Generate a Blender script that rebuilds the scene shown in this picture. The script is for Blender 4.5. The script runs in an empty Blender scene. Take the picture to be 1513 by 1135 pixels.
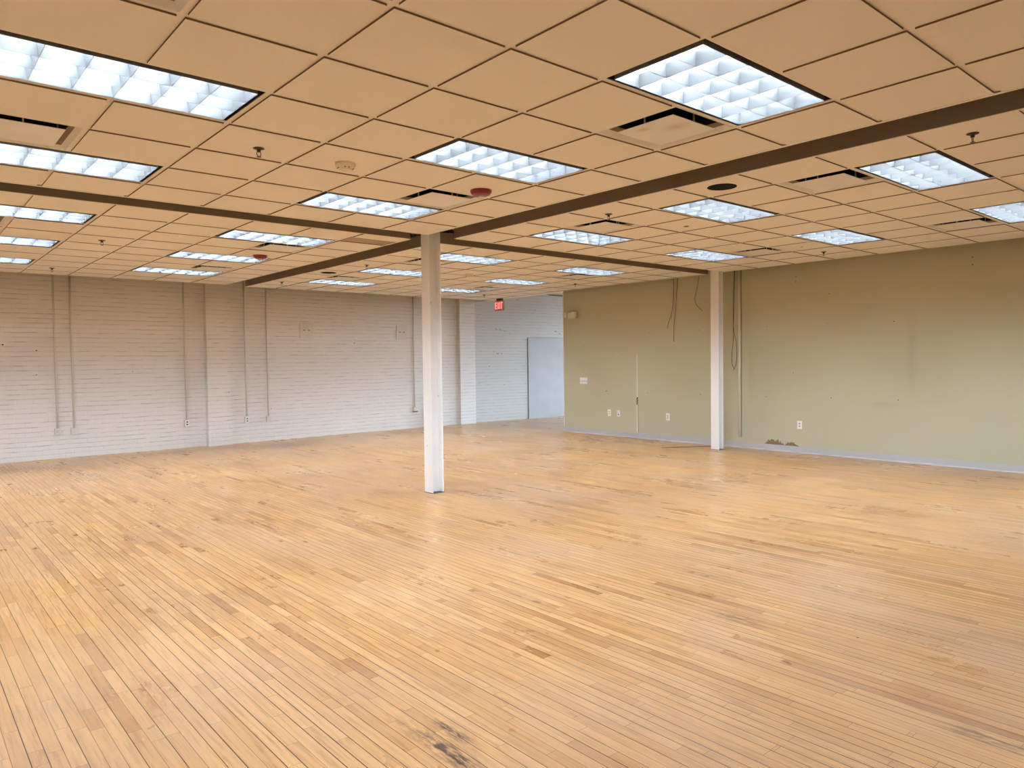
import bpy, bmesh, math, random
from mathutils import Vector, Matrix
random.seed(7)
S = 0.6096          # ceiling module, 2 ft
H = 2.8895          # floor to ceiling
DECK = 4.3
scn = bpy.context.scene
col = scn.collection

# ------------------------------------------------------------------ materials
def new_mat(name):
    m = bpy.data.materials.new(name); m.use_nodes = True
    nt = m.node_tree; b = nt.nodes['Principled BSDF']
    return m, nt, b
def N(nt, kind, **kw):
    n = nt.nodes.new(kind)
    for k, v in kw.items(): setattr(n, k, v)
    return n
def L(nt, a, b): nt.links.new(a, b)
def M(nt, op, a, b=None, c=None):
    n = nt.nodes.new('ShaderNodeMath'); n.operation = op
    for i, v in enumerate((a, b, c)):
        if v is None: continue
        if isinstance(v, (int, float)): n.inputs[i].default_value = v
        else: nt.links.new(v, n.inputs[i])
    return n.outputs[0]
def MIX(nt, f, a, b, mode='MIX'):
    n = nt.nodes.new('ShaderNodeMix'); n.data_type = 'RGBA'; n.blend_type = mode
    for s, v in ((n.inputs[0], f), (n.inputs[6], a), (n.inputs[7], b)):
        if isinstance(v, (int, float)): s.default_value = v
        elif isinstance(v, tuple): s.default_value = v if len(v) == 4 else v + (1,)
        else: nt.links.new(v, s)
    return n.outputs[2]
def RAMP(nt, f, stops):
    n = nt.nodes.new('ShaderNodeValToRGB'); e = n.color_ramp.elements
    while len(e) < len(stops): e.new(0.5)
    for el, (p, c) in zip(e, stops):
        el.position = p; el.color = c if len(c) == 4 else c + (1,)
    nt.links.new(f, n.inputs[0]); return n.outputs[0]
def NOISE(nt, vec, scale, detail=3, rough=0.5, dim='3D'):
    n = nt.nodes.new('ShaderNodeTexNoise'); n.noise_dimensions = dim
    n.inputs['Scale'].default_value = scale; n.inputs['Detail'].default_value = detail
    n.inputs['Roughness'].default_value = rough
    if vec is not None: nt.links.new(vec, n.inputs['Vector'])
    return n.outputs[0]
def COORD(nt, scale=(1, 1, 1), loc=(0, 0, 0)):
    t = nt.nodes.new('ShaderNodeTexCoord'); mp = nt.nodes.new('ShaderNodeMapping')
    mp.inputs['Scale'].default_value = scale; mp.inputs['Location'].default_value = loc
    nt.links.new(t.outputs['Object'], mp.inputs[0]); return mp.outputs[0]
def BUMP(nt, b, h, strength, dist=0.01):
    n = nt.nodes.new('ShaderNodeBump'); n.inputs['Strength'].default_value = strength
    n.inputs['Distance'].default_value = dist
    nt.links.new(h, n.inputs['Height']); nt.links.new(n.outputs[0], b.inputs['Normal'])

def plain(name, rgb, rough=0.6, metal=0.0, noise=0.0, nscale=20, bump=0.0, spec=None):
    m, nt, b = new_mat(name)
    b.inputs['Roughness'].default_value = rough; b.inputs['Metallic'].default_value = metal
    if spec is not None: b.inputs['Specular IOR Level'].default_value = spec
    v = COORD(nt)
    n = NOISE(nt, v, nscale, 4)
    lo = tuple(c * (1 - noise) for c in rgb); hi = tuple(min(1, c * (1 + noise)) for c in rgb)
    L(nt, RAMP(nt, n, [(0.3, lo), (0.7, hi)]), b.inputs['Base Color'])
    if bump: BUMP(nt, b, NOISE(nt, v, nscale * 6, 3), bump, 0.002)
    return m

MAT = {}
MAT['tile'] = plain('ceiling_tile', (0.80, 0.775, 0.74), 0.9, noise=0.015, nscale=60, bump=0.25, spec=0.2)
MAT['tile_edge'] = plain('tile_edge_shade', (0.20, 0.13, 0.075), 0.9, noise=0.1, nscale=40)  # dark brown paints the groove shadow onto the tile sides
MAT['fascia'] = plain('fascia_brown', (0.26, 0.205, 0.14), 0.6, noise=0.05, nscale=3)
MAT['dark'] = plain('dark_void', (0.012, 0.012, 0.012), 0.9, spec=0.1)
MAT['black'] = plain('black_paint', (0.01, 0.01, 0.011), 0.5)
MAT['deck'] = plain('deck_grey', (0.06, 0.055, 0.05), 0.9, noise=0.3, nscale=2)
MAT['white_metal'] = plain('white_enamel', (0.80, 0.79, 0.77), 0.4, noise=0.02, nscale=5)
MAT['grey_metal'] = plain('grey_metal', (0.45, 0.45, 0.45), 0.4, metal=0.6)
MAT['louver'] = plain('louver_aluminium', (0.125, 0.132, 0.142), 0.5, metal=0.05, noise=0.03, nscale=12)
MAT['diffuser'] = plain('diffuser_enamel', (0.76, 0.76, 0.76), 0.42, noise=0.03, nscale=6)
MAT['red'] = plain('red_plastic', (0.22, 0.004, 0.014), 0.3)
MAT['ext_red'] = plain('extinguisher_red', (0.35, 0.03, 0.03), 0.35)
MAT['chrome'] = plain('chrome', (0.7, 0.7, 0.7), 0.2, metal=1.0)
MAT['lens'] = plain('clear_lens', (0.75, 0.75, 0.75), 0.15)
MAT['bronze'] = plain('dark_bronze', (0.05, 0.035, 0.025), 0.35, metal=0.5)
MAT['cream'] = plain('cream_plastic', (0.72, 0.66, 0.55), 0.45)
MAT['white_plastic'] = plain('white_plastic', (0.85, 0.85, 0.85), 0.35)
MAT['slot'] = plain('slot_dark', (0.08, 0.075, 0.07), 0.6)
MAT['wire'] = plain('wire_black', (0.035, 0.03, 0.03), 0.5)
MAT['wire_tan'] = plain('wire_tan', (0.42, 0.36, 0.24), 0.5)
MAT['paper'] = plain('torn_paper', (0.26, 0.16, 0.09), 0.9, noise=0.25, nscale=60)
MAT['base'] = plain('cove_base', (0.50, 0.49, 0.50), 0.5, noise=0.02, nscale=4)
MAT['sign_face'] = plain('sign_face', (0.33, 0.34, 0.22), 0.5)
MAT['room_white'] = plain('plain_wall', (0.70, 0.69, 0.67), 0.8, noise=0.03, nscale=2)
MAT['conduit'] = plain('painted_conduit', (0.66, 0.62, 0.57), 0.5, noise=0.03, nscale=6)
MAT['panel'] = plain('painted_board', (0.44, 0.44, 0.455), 0.6, noise=0.06, nscale=3)
MAT['cover_tan'] = plain('cover_tan', (0.66, 0.63, 0.59), 0.7, noise=0.04, nscale=8)
MAT['joint'] = plain('joint_grey', (0.22, 0.21, 0.20), 0.8, noise=0.2, nscale=10)
MAT['pipe_tan'] = plain('pipe_tan', (0.72, 0.67, 0.55), 0.45, noise=0.03, nscale=6)
MAT['duct'] = plain('foil_duct', (0.55, 0.55, 0.55), 0.3, metal=0.9)
MAT['grille'] = plain('return_grille', (0.46, 0.37, 0.25), 0.6, noise=0.05, nscale=40)

def emit(name, rgb, s):
    m, nt, b = new_mat(name)
    b.inputs['Base Color'].default_value = (0.8, 0.8, 0.8, 1)
    b.inputs['Emission Color'].default_value = rgb + (1,)
    b.inputs['Emission Strength'].default_value = s
    return m
LAMP_S = 50.0
MAT['lamp'] = emit('fluorescent_lamp', (0.80, 0.91, 1.0), LAMP_S)
MAT['exit_red'] = emit('exit_red', (1.0, 0.06, 0.10), 1.3)

def steel_paint():
    m, nt, b = new_mat('column_paint')
    v = COORD(nt)
    chips = NOISE(nt, COORD(nt, (1, 1, 0.5)), 34, 4, 0.65)
    c = RAMP(nt, chips, [(0.0, (0.88, 0.88, 0.88)), (0.700, (0.86, 0.86, 0.86)), (0.715, (0.16, 0.12, 0.10)), (1, (0.1, 0.08, 0.07))])
    dirt = NOISE(nt, v, 3, 4)
    c = MIX(nt, M(nt, 'MULTIPLY', dirt, 0.08), c, (0.62, 0.60, 0.58))
    L(nt, c, b.inputs['Base Color']); b.inputs['Roughness'].default_value = 0.45
    return m
MAT['column'] = steel_paint()

def brick(name, rgb, rough_rgb, axis_len='x'):
    """painted brick: course joints run level, drawn in the wall's own metres"""
    m, nt, b = new_mat(name)
    t = N(nt, 'ShaderNodeTexCoord'); sp = N(nt, 'ShaderNodeSeparateXYZ'); L(nt, t.outputs['Object'], sp.inputs[0])
    x, y, z = sp.outputs
    h = M(nt, 'ADD', x, y) if axis_len == 'xy' else x
    wob = NOISE(nt, t.outputs['Object'], 3.0, 2)
    zz = M(nt, 'ADD', z, M(nt, 'MULTIPLY', M(nt, 'SUBTRACT', wob, 0.5), 0.018))
    row = M(nt, 'DIVIDE', zz, 0.0745); ri = M(nt, 'FLOOR', row); fr = M(nt, 'FRACT', row)
    wn = N(nt, 'ShaderNodeTexWhiteNoise', noise_dimensions='1D'); L(nt, ri, wn.inputs['W'])
    u = M(nt, 'ADD', M(nt, 'DIVIDE', h, 0.215), M(nt, 'MULTIPLY', M(nt, 'MODULO', ri, 2.0), 0.5))
    u = M(nt, 'ADD', u, M(nt, 'MULTIPLY', wn.outputs[0], 0.15))
    fu = M(nt, 'FRACT', u); bi = M(nt, 'FLOOR', u)
    dz = M(nt, 'MINIMUM', fr, M(nt, 'SUBTRACT', 1.0, fr))
    du = M(nt, 'MINIMUM', fu, M(nt, 'SUBTRACT', 1.0, fu))
    jz = M(nt, 'SMOOTH_MIN', M(nt, 'DIVIDE', dz, 0.13), 1.0, 0.3)
    ju = M(nt, 'MINIMUM', M(nt, 'DIVIDE', du, 0.035), 1.0)
    ju = M(nt, 'ADD', M(nt, 'MULTIPLY', ju, 0.35), 0.65)
    n1 = NOISE(nt, COORD(nt, (2.2, 2.2, 9)), 2.2, 3, 0.6)       # where paint fills a joint
    fill = RAMP(nt, n1, [(0.34, (0, 0, 0)), (0.60, (1, 1, 1))])
    jz2 = M(nt, 'MAXIMUM', jz, M(nt, 'MULTIPLY', fill, 0.86))
    hgt = M(nt, 'MULTIPLY', jz2, ju)
    wn2 = N(nt, 'ShaderNodeTexWhiteNoise', noise_dimensions='2D')
    cb = N(nt, 'ShaderNodeCombineXYZ'); L(nt, ri, cb.inputs[0]); L(nt, bi, cb.inputs[1]); L(nt, cb.outputs[0], wn2.inputs['Vector'])
    bv = M(nt, 'MULTIPLY', M(nt, 'SUBTRACT', wn2.outputs[0], 0.5), 0.10)
    fine = NOISE(nt, t.outputs['Object'], 60, 4, 0.6)
    hh = M(nt, 'ADD', hgt, M(nt, 'ADD', bv, M(nt, 'MULTIPLY', fine, 0.25)))
    BUMP(nt, b, hh, 0.85, 0.007)
    crev = RAMP(nt, jz2, [(0.0, tuple(c * 0.42 for c in rgb)), (0.45, tuple(c * 0.88 for c in rgb)), (1.0, rgb)])
    big = NOISE(nt, t.outputs['Object'], 0.9, 4)
    c = MIX(nt, M(nt, 'MULTIPLY', big, 0.35), crev, rough_rgb)
    # small drilled holes and scuffs
    vo = N(nt, 'ShaderNodeTexVoronoi'); vo.inputs['Scale'].default_value = 1.6
    L(nt, COORD(nt, (1, 0.02, 1)), vo.inputs['Vector'])
    hole = M(nt, 'LESS_THAN', vo.outputs['Distance'], 0.014)
    c = MIX(nt, M(nt, 'MULTIPLY', hole, 0.85), c, (0.05, 0.04, 0.035))
    L(nt, c, b.inputs['Base Color']); b.inputs['Roughness'].default_value = 0.7
    b.inputs['Specular IOR Level'].default_value = 0.3
    return m
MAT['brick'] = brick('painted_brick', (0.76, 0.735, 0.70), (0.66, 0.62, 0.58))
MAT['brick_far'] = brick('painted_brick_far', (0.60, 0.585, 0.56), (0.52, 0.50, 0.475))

def green_wall():
    m, nt, b = new_mat('sage_paint')
    t = N(nt, 'ShaderNodeTexCoord'); v = t.outputs['Object']
    c = MIX(nt, NOISE(nt, v, 0.8, 4), (0.495, 0.475, 0.335), (0.535, 0.515, 0.37))
    sp = N(nt, 'ShaderNodeSeparateXYZ'); L(nt, v, sp.inputs[0]); _, y, z = sp.outputs
    def blob(cy, cz, sy, sz, k, rgb, c):
        a = M(nt, 'POWER', M(nt, 'DIVIDE', M(nt, 'SUBTRACT', y, cy), sy), 2.0)
        d = M(nt, 'POWER', M(nt, 'DIVIDE', M(nt, 'SUBTRACT', z, cz), sz), 2.0)
        g = M(nt, 'EXPONENT', M(nt, 'MULTIPLY', M(nt, 'ADD', a, d), -1.0))
        g = M(nt, 'MULTIPLY', M(nt, 'MULTIPLY', g, k), M(nt, 'ADD', NOISE(nt, v, 9, 4), 0.3))
        return MIX(nt, g, c, rgb)
    c = blob(1.50, 1.5, 0.06, 0.5, 0.35, (0.33, 0.30, 0.22), c)      # scuff strip
    c = blob(1.85, 0.80, 0.22, 0.03, 0.4, (0.36, 0.33, 0.27), c)     # scuff
    c = blob(3.95, 1.25, 0.05, 0.35, 0.4, (0.45, 0.33, 0.20), c)     # brown run beside the conduit
    c = blob(3.8, 1.0, 0.3, 0.8, 0.25, (0.40, 0.37, 0.28), c)
    L(nt, c, b.inputs['Base Color']); b.inputs['Roughness'].default_value = 0.55
    b.inputs['Specular IOR Level'].default_value = 0.35
    BUMP(nt, b, NOISE(nt, v, 90, 3), 0.12, 0.002)
    return m
MAT['green'] = green_wall()

def floor_mat():
    m, nt, b = new_mat('maple_strip_floor')
    t = N(nt, 'ShaderNodeTexCoord'); v = t.outputs['Object']
    sp = N(nt, 'ShaderNodeSeparateXYZ'); L(nt, v, sp.inputs[0]); x, y, z = sp.outputs
    PW = 0.0542
    r = M(nt, 'DIVIDE', M(nt, 'ADD', x, 1.858 + PW * 400), PW)
    ri = M(nt, 'FLOOR', r); fr = M(nt, 'FRACT', r)
    def wn1(w, off):
        n = N(nt, 'ShaderNodeTexWhiteNoise', noise_dimensions='1D'); L(nt, M(nt, 'ADD', w, off), n.inputs['W']); return n.outputs[0]
    r1 = wn1(ri, 0.37); r2 = wn1(ri, 55.13)
    # board ends: two overlapped random lengths per row
    ln = M(nt, 'ADD', 0.65, M(nt, 'MULTIPLY', r2, 1.1))
    q = M(nt, 'DIVIDE', M(nt, 'ADD', M(nt, 'ADD', y, 60.0), M(nt, 'MULTIPLY', r1, 7.0)), ln)
    bi0 = M(nt, 'FLOOR', q)
    n2 = N(nt, 'ShaderNodeTexWhiteNoise', noise_dimensions='2D'); cbj = N(nt, 'ShaderNodeCombineXYZ')
    L(nt, ri, cbj.inputs[0]); L(nt, bi0, cbj.inputs[1]); L(nt, cbj.outputs[0], n2.inputs['Vector'])
    cut = M(nt, 'ADD', 0.25, M(nt, 'MULTIPLY', n2.outputs[0], 0.9))        # some boards split in two, some not
    fq = M(nt, 'FRACT', q)
    half = M(nt, 'GREATER_THAN', fq, cut)
    bi = M(nt, 'ADD', M(nt, 'MULTIPLY', bi0, 2.0), half)
    dcut = M(nt, 'MULTIPLY', M(nt, 'ABSOLUTE', M(nt, 'SUBTRACT', fq, cut)), ln)
    dend = M(nt, 'MINIMUM', M(nt, 'MULTIPLY', M(nt, 'MINIMUM', fq, M(nt, 'SUBTRACT', 1.0, fq)), ln), dcut)
    cb = N(nt, 'ShaderNodeCombineXYZ'); L(nt, ri, cb.inputs[0]); L(nt, bi, cb.inputs[1])
    wb = N(nt, 'ShaderNodeTexWhiteNoise', noise_dimensions='2D'); L(nt, cb.outputs[0], wb.inputs['Vector'])
    wc = N(nt, 'ShaderNodeTexWhiteNoise', noise_dimensions='3D'); cb2 = N(nt, 'ShaderNodeCombineXYZ')
    L(nt, ri, cb2.inputs[0]); L(nt, bi, cb2.inputs[1]); cb2.inputs[2].default_value = 3.3; L(nt, cb2.outputs[0], wc.inputs['Vector'])
    board = RAMP(nt, wb.outputs[0], [(0.0, (0.46, 0.225, 0.09)), (0.05, (0.57, 0.30, 0.115)), (0.18, (0.65, 0.365, 0.15)),
                                     (0.60, (0.72, 0.425, 0.185)), (1.0, (0.79, 0.495, 0.235))])
    # grain: long streaks, offset per board
    off = N(nt, 'ShaderNodeCombineXYZ'); L(nt, M(nt, 'MULTIPLY', wc.outputs[0], 30.0), off.inputs[0]); L(nt, M(nt, 'MULTIPLY', wb.outputs[0], 30.0), off.inputs[1])
    va = N(nt, 'ShaderNodeVectorMath', operation='ADD'); L(nt, v, va.inputs[0]); L(nt, off.outputs[0], va.inputs[1])
    mg = N(nt, 'ShaderNodeMapping'); mg.inputs['Scale'].default_value = (60, 3.0, 1); L(nt, va.outputs[0], mg.inputs[0])
    g = NOISE(nt, mg.outputs[0], 1.0, 5, 0.65)
    gc = RAMP(nt, g, [(0.30, (0.62, 0.52, 0.42)), (0.49, (0.97, 0.96, 0.95)), (0.74, (1.10, 1.13, 1.17))])
    c = MIX(nt, 1.0, board, gc, 'MULTIPLY')
    # cross-grain figure and worn brown patches inside boards
    mf = N(nt, 'ShaderNodeMapping'); mf.inputs['Scale'].default_value = (30, 2.6, 1); L(nt, va.outputs[0], mf.inputs[0])
    f = NOISE(nt, mf.outputs[0], 1.0, 4, 0.6)
    fk = RAMP(nt, f, [(0.46, (0, 0, 0)), (0.80, (1, 1, 1))])
    c = MIX(nt, M(nt, 'MULTIPLY', M(nt, 'MULTIPLY', fk, wc.outputs[0]), 0.6), c, (0.50, 0.265, 0.115))
    # broad tone: pinker bare wear near the camera side, golden finish in the middle
    bigv = COORD(nt, (0.5, 0.35, 1))
    bg = NOISE(nt, bigv, 1.3, 5, 0.65)
    wear = RAMP(nt, bg, [(0.42, (0, 0, 0)), (0.66, (1, 1, 1))])
    c = MIX(nt, M(nt, 'MULTIPLY', wear, 0.55), c, (0.64, 0.44, 0.31))
    gold = RAMP(nt, NOISE(nt, COORD(nt, (0.7, 0.5, 1), (9, 2, 0)), 1.1, 4, 0.6), [(0.48, (0, 0, 0)), (0.70, (1, 1, 1))])
    c = MIX(nt, M(nt, 'MULTIPLY', gold, 0.30), c, (0.76, 0.43, 0.13))
    # grime
    gr = NOISE(nt, COORD(nt, (1.0, 0.6, 1), (4, 9, 0)), 0.9, 3, 0.5)
    gk = RAMP(nt, gr, [(0.50, (0, 0, 0)), (0.80, (1, 1, 1))])
    gk = M(nt, 'MULTIPLY', gk, RAMP(nt, NOISE(nt, COORD(nt, (26, 4, 1)), 1.0, 4, 0.65), [(0.42, (0, 0, 0)), (0.62, (1, 1, 1))]))
    c = MIX(nt, M(nt, 'MULTIPLY', gk, 0.75), c, (0.33, 0.22, 0.16))
    def blob(cx, cy, sx, sy, k, rgb, c, ns=12):
        a = M(nt, 'POWER', M(nt, 'DIVIDE', M(nt, 'SUBTRACT', x, cx), sx), 2.0)
        d = M(nt, 'POWER', M(nt, 'DIVIDE', M(nt, 'SUBTRACT', y, cy), sy), 2.0)
        gg = M(nt, 'EXPONENT', M(nt, 'MULTIPLY', M(nt, 'ADD', a, d), -1.0))
        no = RAMP(nt, NOISE(nt, COORD(nt, (5, 0.8, 1)), ns, 4, 0.7), [(0.40, (0, 0, 0)), (0.62, (1, 1, 1))])
        return MIX(nt, M(nt, 'MULTIPLY', M(nt, 'MULTIPLY', gg, no), k), c, rgb)
    for args in [(-0.60, -0.27, 0.04, 0.24, 1.6, (0.11, 0.065, 0.055)), (-0.50, -0.17, 0.03, 0.12, 1.5, (0.12, 0.07, 0.055)),
                 (1.45, -0.25, 0.06, 0.16, 0.9, (0.16, 0.09, 0.05)), (3.3, 10.2, 0.55, 0.38, 0.95, (0.13, 0.11, 0.11)),
                 (-0.7, 10.05, 0.8, 0.45, 0.85, (0.13, 0.10, 0.09)), (5.02, 5.65, 0.06, 0.12, 0.95, (0.12, 0.07, 0.04)),
                 (7.92, 6.84, 0.25, 0.10, 0.7, (0.22, 0.16, 0.09)), (-1.31, 1.02, 0.06, 0.30, 0.7, (0.42, 0.20, 0.11)),
                 (9.9, 9.6, 1.9, 1.2, 0.55, (0.30, 0.24, 0.22)), (4.3, 5.3, 0.1, 0.3, 0.5, (0.3, 0.18, 0.1)),
                 (2.2, 10.6, 2.5, 0.25, 0.6, (0.25, 0.19, 0.16)), (1.0, -1.6, 0.05, 0.16, 0.9, (0.08, 0.06, 0.05))]:
        c = blob(*args[:6], c)
    # old nail holes
    vo = N(nt, 'ShaderNodeTexVoronoi'); vo.inputs['Scale'].default_value = 2.6; vo.inputs['Randomness'].default_value = 1.0
    L(nt, COORD(nt, (1, 1, 0)), vo.inputs['Vector'])
    hs = M(nt, 'LESS_THAN', vo.outputs['Distance'], 0.018)
    msk = M(nt, 'GREATER_THAN', NOISE(nt, v, 0.9, 2), 0.45)
    c = MIX(nt, M(nt, 'MULTIPLY', M(nt, 'MULTIPLY', hs, msk), 0.9), c, (0.04, 0.03, 0.03))
    # joints
    dx = M(nt, 'MULTIPLY', M(nt, 'MINIMUM', fr, M(nt, 'SUBTRACT', 1.0, fr)), PW)
    edge = M(nt, 'FLOOR', M(nt, 'ADD', r, 0.5))
    e1 = wn1(edge, 9.1)
    wy = NOISE(nt, COORD(nt, (18.45, 0.7, 1)), 1.0, 2)
    gap = M(nt, 'MULTIPLY', M(nt, 'ADD', M(nt, 'MULTIPLY', e1, 0.5), M(nt, 'MULTIPLY', wy, 0.9)), 0.0023)
    jl = M(nt, 'LESS_THAN', dx, gap)
    je = M(nt, 'LESS_THAN', dend, 0.0011)
    wide = M(nt, 'GREATER_THAN', M(nt, 'ADD', e1, wy), 0.75)
    c = MIX(nt, M(nt, 'MULTIPLY', jl, M(nt, 'ADD', 0.68, M(nt, 'MULTIPLY', wide, 0.3))), c, (0.07, 0.04, 0.03))
    c = MIX(nt, M(nt, 'MULTIPLY', je, 0.6), c, (0.16, 0.085, 0.05))
    L(nt, c, b.inputs['Base Color'])
    ro = RAMP(nt, NOISE(nt, COORD(nt, (1.2, 0.6, 1)), 1.6, 5, 0.6), [(0.3, (0.24,) * 3), (0.7, (0.42,) * 3)])
    rr = M(nt, 'ADD', ro, M(nt, 'MULTIPLY', M(nt, 'SUBTRACT', wb.outputs[0], 0.5), 0.05))
    L(nt, rr, b.inputs['Roughness'])
    b.inputs['Specular IOR Level'].default_value = 0.36
    hb = M(nt, 'SUBTRACT', M(nt, 'ADD', M(nt, 'MULTIPLY', wb.outputs[0], 0.12), M(nt, 'MULTIPLY', NOISE(nt, v, 7, 2), 0.3)), M(nt, 'MAXIMUM', jl, je))
    BUMP(nt, b, hb, 0.25, 0.0015)
    return m
MAT['floor'] = floor_mat()

# ------------------------------------------------------------------ mesh helpers
def link(name, bm, mats, parent=None, loc=None, smooth=False, kind=None):
    me = bpy.data.meshes.new(name)
    bmesh.ops.recalc_face_normals(bm, faces=bm.faces[:])
    bm.to_mesh(me); bm.free()
    if not isinstance(mats, (list, tuple)): mats = [mats]
    for m in mats: me.materials.append(MAT[m])
    if smooth:
        for p in me.polygons: p.use_smooth = True
    o = bpy.data.objects.new(name, me); col.objects.link(o)
    if parent is not None: o.parent = parent
    if loc is not None: o.location = loc
    if kind: o['kind'] = kind
    return o
def empty(name, loc, rz=0.0):
    o = bpy.data.objects.new(name, None); col.objects.link(o)
    o.empty_display_size = 0.1; o.location = loc; o.rotation_euler = (0, 0, rz); return o
def tag(o, label, cat, group=None):
    o['label'] = label; o['category'] = cat
    if group: o['group'] = group
    return o
def box(bm, x0, x1, y0, y1, z0, z1, mi=0):
    vs = [bm.verts.new((x, y, z)) for z in (z0, z1) for y in (y0, y1) for x in (x0, x1)]
    for f in ((0, 2, 3, 1), (4, 5, 7, 6), (0, 1, 5, 4), (2, 6, 7, 3), (0, 4, 6, 2), (1, 3, 7, 5)):
        bm.faces.new([vs[i] for i in f]).material_index = mi
    return vs
def quad(bm, pts, mi=0):
    f = bm.faces.new([bm.verts.new(p) for p in pts]); f.material_index = mi; return f
def lathe(bm, prof, seg=24, c=(0, 0), mi=0, cap=True):
    rings = []
    for r, z in prof:
        rings.append([bm.verts.new((c[0] + r * math.cos(2 * math.pi * k / seg), c[1] + r * math.sin(2 * math.pi * k / seg), z)) for k in range(seg)])
    for a, b_ in zip(rings, rings[1:]):
        for k in range(seg):
            bm.faces.new((a[k], a[(k + 1) % seg], b_[(k + 1) % seg], b_[k])).material_index = mi
    if cap:
        bm.faces.new(rings[0]).material_index = mi; bm.faces.new(rings[-1]).material_index = mi
def tube(bm, pts, r, seg=8, mi=0):
    pts = [Vector(p) for p in pts]; rings = []
    for i, p in enumerate(pts):
        d = (pts[min(i + 1, len(pts) - 1)] - pts[max(i - 1, 0)]).normalized()
        a = d.cross(Vector((0, 0, 1)))
        if a.length < 0.2: a = d.cross(Vector((1, 0, 0)))
        a.normalize(); b_ = d.cross(a)
        rings.append([bm.verts.new(p + r * (math.cos(2 * math.pi * k / seg) * a + math.sin(2 * math.pi * k / seg) * b_)) for k in range(seg)])
    for a, b_ in zip(rings, rings[1:]):
        for k in range(seg): bm.faces.new((a[k], a[(k + 1) % seg], b_[(k + 1) % seg], b_[k])).material_index = mi
    bm.faces.new(rings[0]).material_index = mi; bm.faces.new(rings[-1]).material_index = mi
def spline(pts, n=10):
    P = [Vector(p) for p in pts]; P = [2 * P[0] - P[1]] + P + [2 * P[-1] - P[-2]]; out = []
    for i in range(1, len(P) - 2):
        for k in range(n):
            t = k / n
            out.append(0.5 * ((2 * P[i]) + (P[i + 1] - P[i - 1]) * t + (2 * P[i - 1] - 5 * P[i] + 4 * P[i + 1] - P[i + 2]) * t * t + (3 * P[i] - P[i - 1] - 3 * P[i + 1] + P[i + 2]) * t ** 3))
    out.append(P[-2]); return out
def bevel(bm, w, seg=2):
    bmesh.ops.bevel(bm, geom=bm.edges[:], offset=w, segments=seg, affect='EDGES', profile=0.5)

# ------------------------------------------------------------------ layout data (tile units)
EX = 16; EY = 16           # how far the near bays run behind the camera
AL = [i for i in range(-EX, 4)]
QUAD = {
 'N': (AL + [3.965], [i for i in range(-EY, 7)] + [6.93]),
 'R': ([4.585] + [5.5 + i for i in range(8)] + [13.53], [i for i in range(-EY, 7)] + [6.98]),
 'L': (AL + [3.985], [7.5] + [8.48 + i for i in range(9)] + [17.3]),
 'F': ([4.63] + [5.53 + i for i in range(8)] + [13.53, 13.66], [7.6] + [8.54 + i for i in range(9)] + [17.5]),
}
# fixtures: quadrant, A index of line, B index of line, label
GRP = 'recessed parabolic ceiling lights'
LIGHTS = [
 ('N', -3, 2, 'long lit troffer filling the upper left corner, nearest and largest on the left'),
 ('N', -3, 5, 'lit troffer at the left edge just above the left brown ceiling slot'),
 ('N', -3, -1, 'troffer of which only a black corner shows at the top edge of the picture'),
 ('N', 1, -1, 'largest lit troffer at upper right beside the smudged square air diffuser'),
 ('N', 1, 2, 'lit troffer in the middle of the near ceiling just above the near red strobe'),
 ('N', 1, 5, 'lit troffer just above the left slot, left of a diffuser near the column top'),
 ('L', -3, 8.48, 'lit troffer at the left edge directly below the left ceiling slot, topmost of three there'),
 ('L', -3, 11.48, 'lit troffer at the left edge, middle of the three below the slot'),
 ('L', -3, 14.48, 'small dim troffer at the left edge closest to the white brick wall'),
 ('L', 1, 8.48, 'lit troffer just below the left slot, nearest it of three left of the column'),
 ('L', 1, 11.48, 'lit troffer partly behind the far red strobe in the left bay'),
 ('L', 1, 14.48, 'lit troffer nearest the brick pilaster in the left bay, with a diffuser above it'),
 ('R', 5.5, -1, 'large lit troffer of the right bay below the long slot at far upper right'),
 ('R', 5.5, 2, 'lit troffer of the right bay just below the round black speaker opening'),
 ('R', 5.5, 5, 'lit troffer of the right bay with a square diffuser above it, nearest the column'),
 ('R', 9.5, -1, 'lit troffer cut off by the right edge of the picture'),
 ('R', 9.5, 2, 'lit troffer close to the green wall, between two square diffusers'),
 ('R', 9.5, 5, 'lit troffer closest to the column against the green wall'),
 ('F', 5.53, 8.54, 'lit troffer right behind the top of the middle column, its left end hidden'),
 ('F', 5.53, 11.54, 'lit troffer in the far bay just left of the middle column, its right end hidden'),
 ('F', 5.53, 14.54, 'small lit troffer in the far bay close to the brick wall, left of the column'),
 ('F', 9.53, 8.54, 'lit troffer of the far bay nearest the green wall, above a square diffuser'),
 ('F', 9.53, 11.54, 'small lit troffer of the far bay right of the exit sign and above it'),
 ('F', 9.53, 14.54, 'smallest lit troffer beside the right side of the column near the exit sign'),
]
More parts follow.
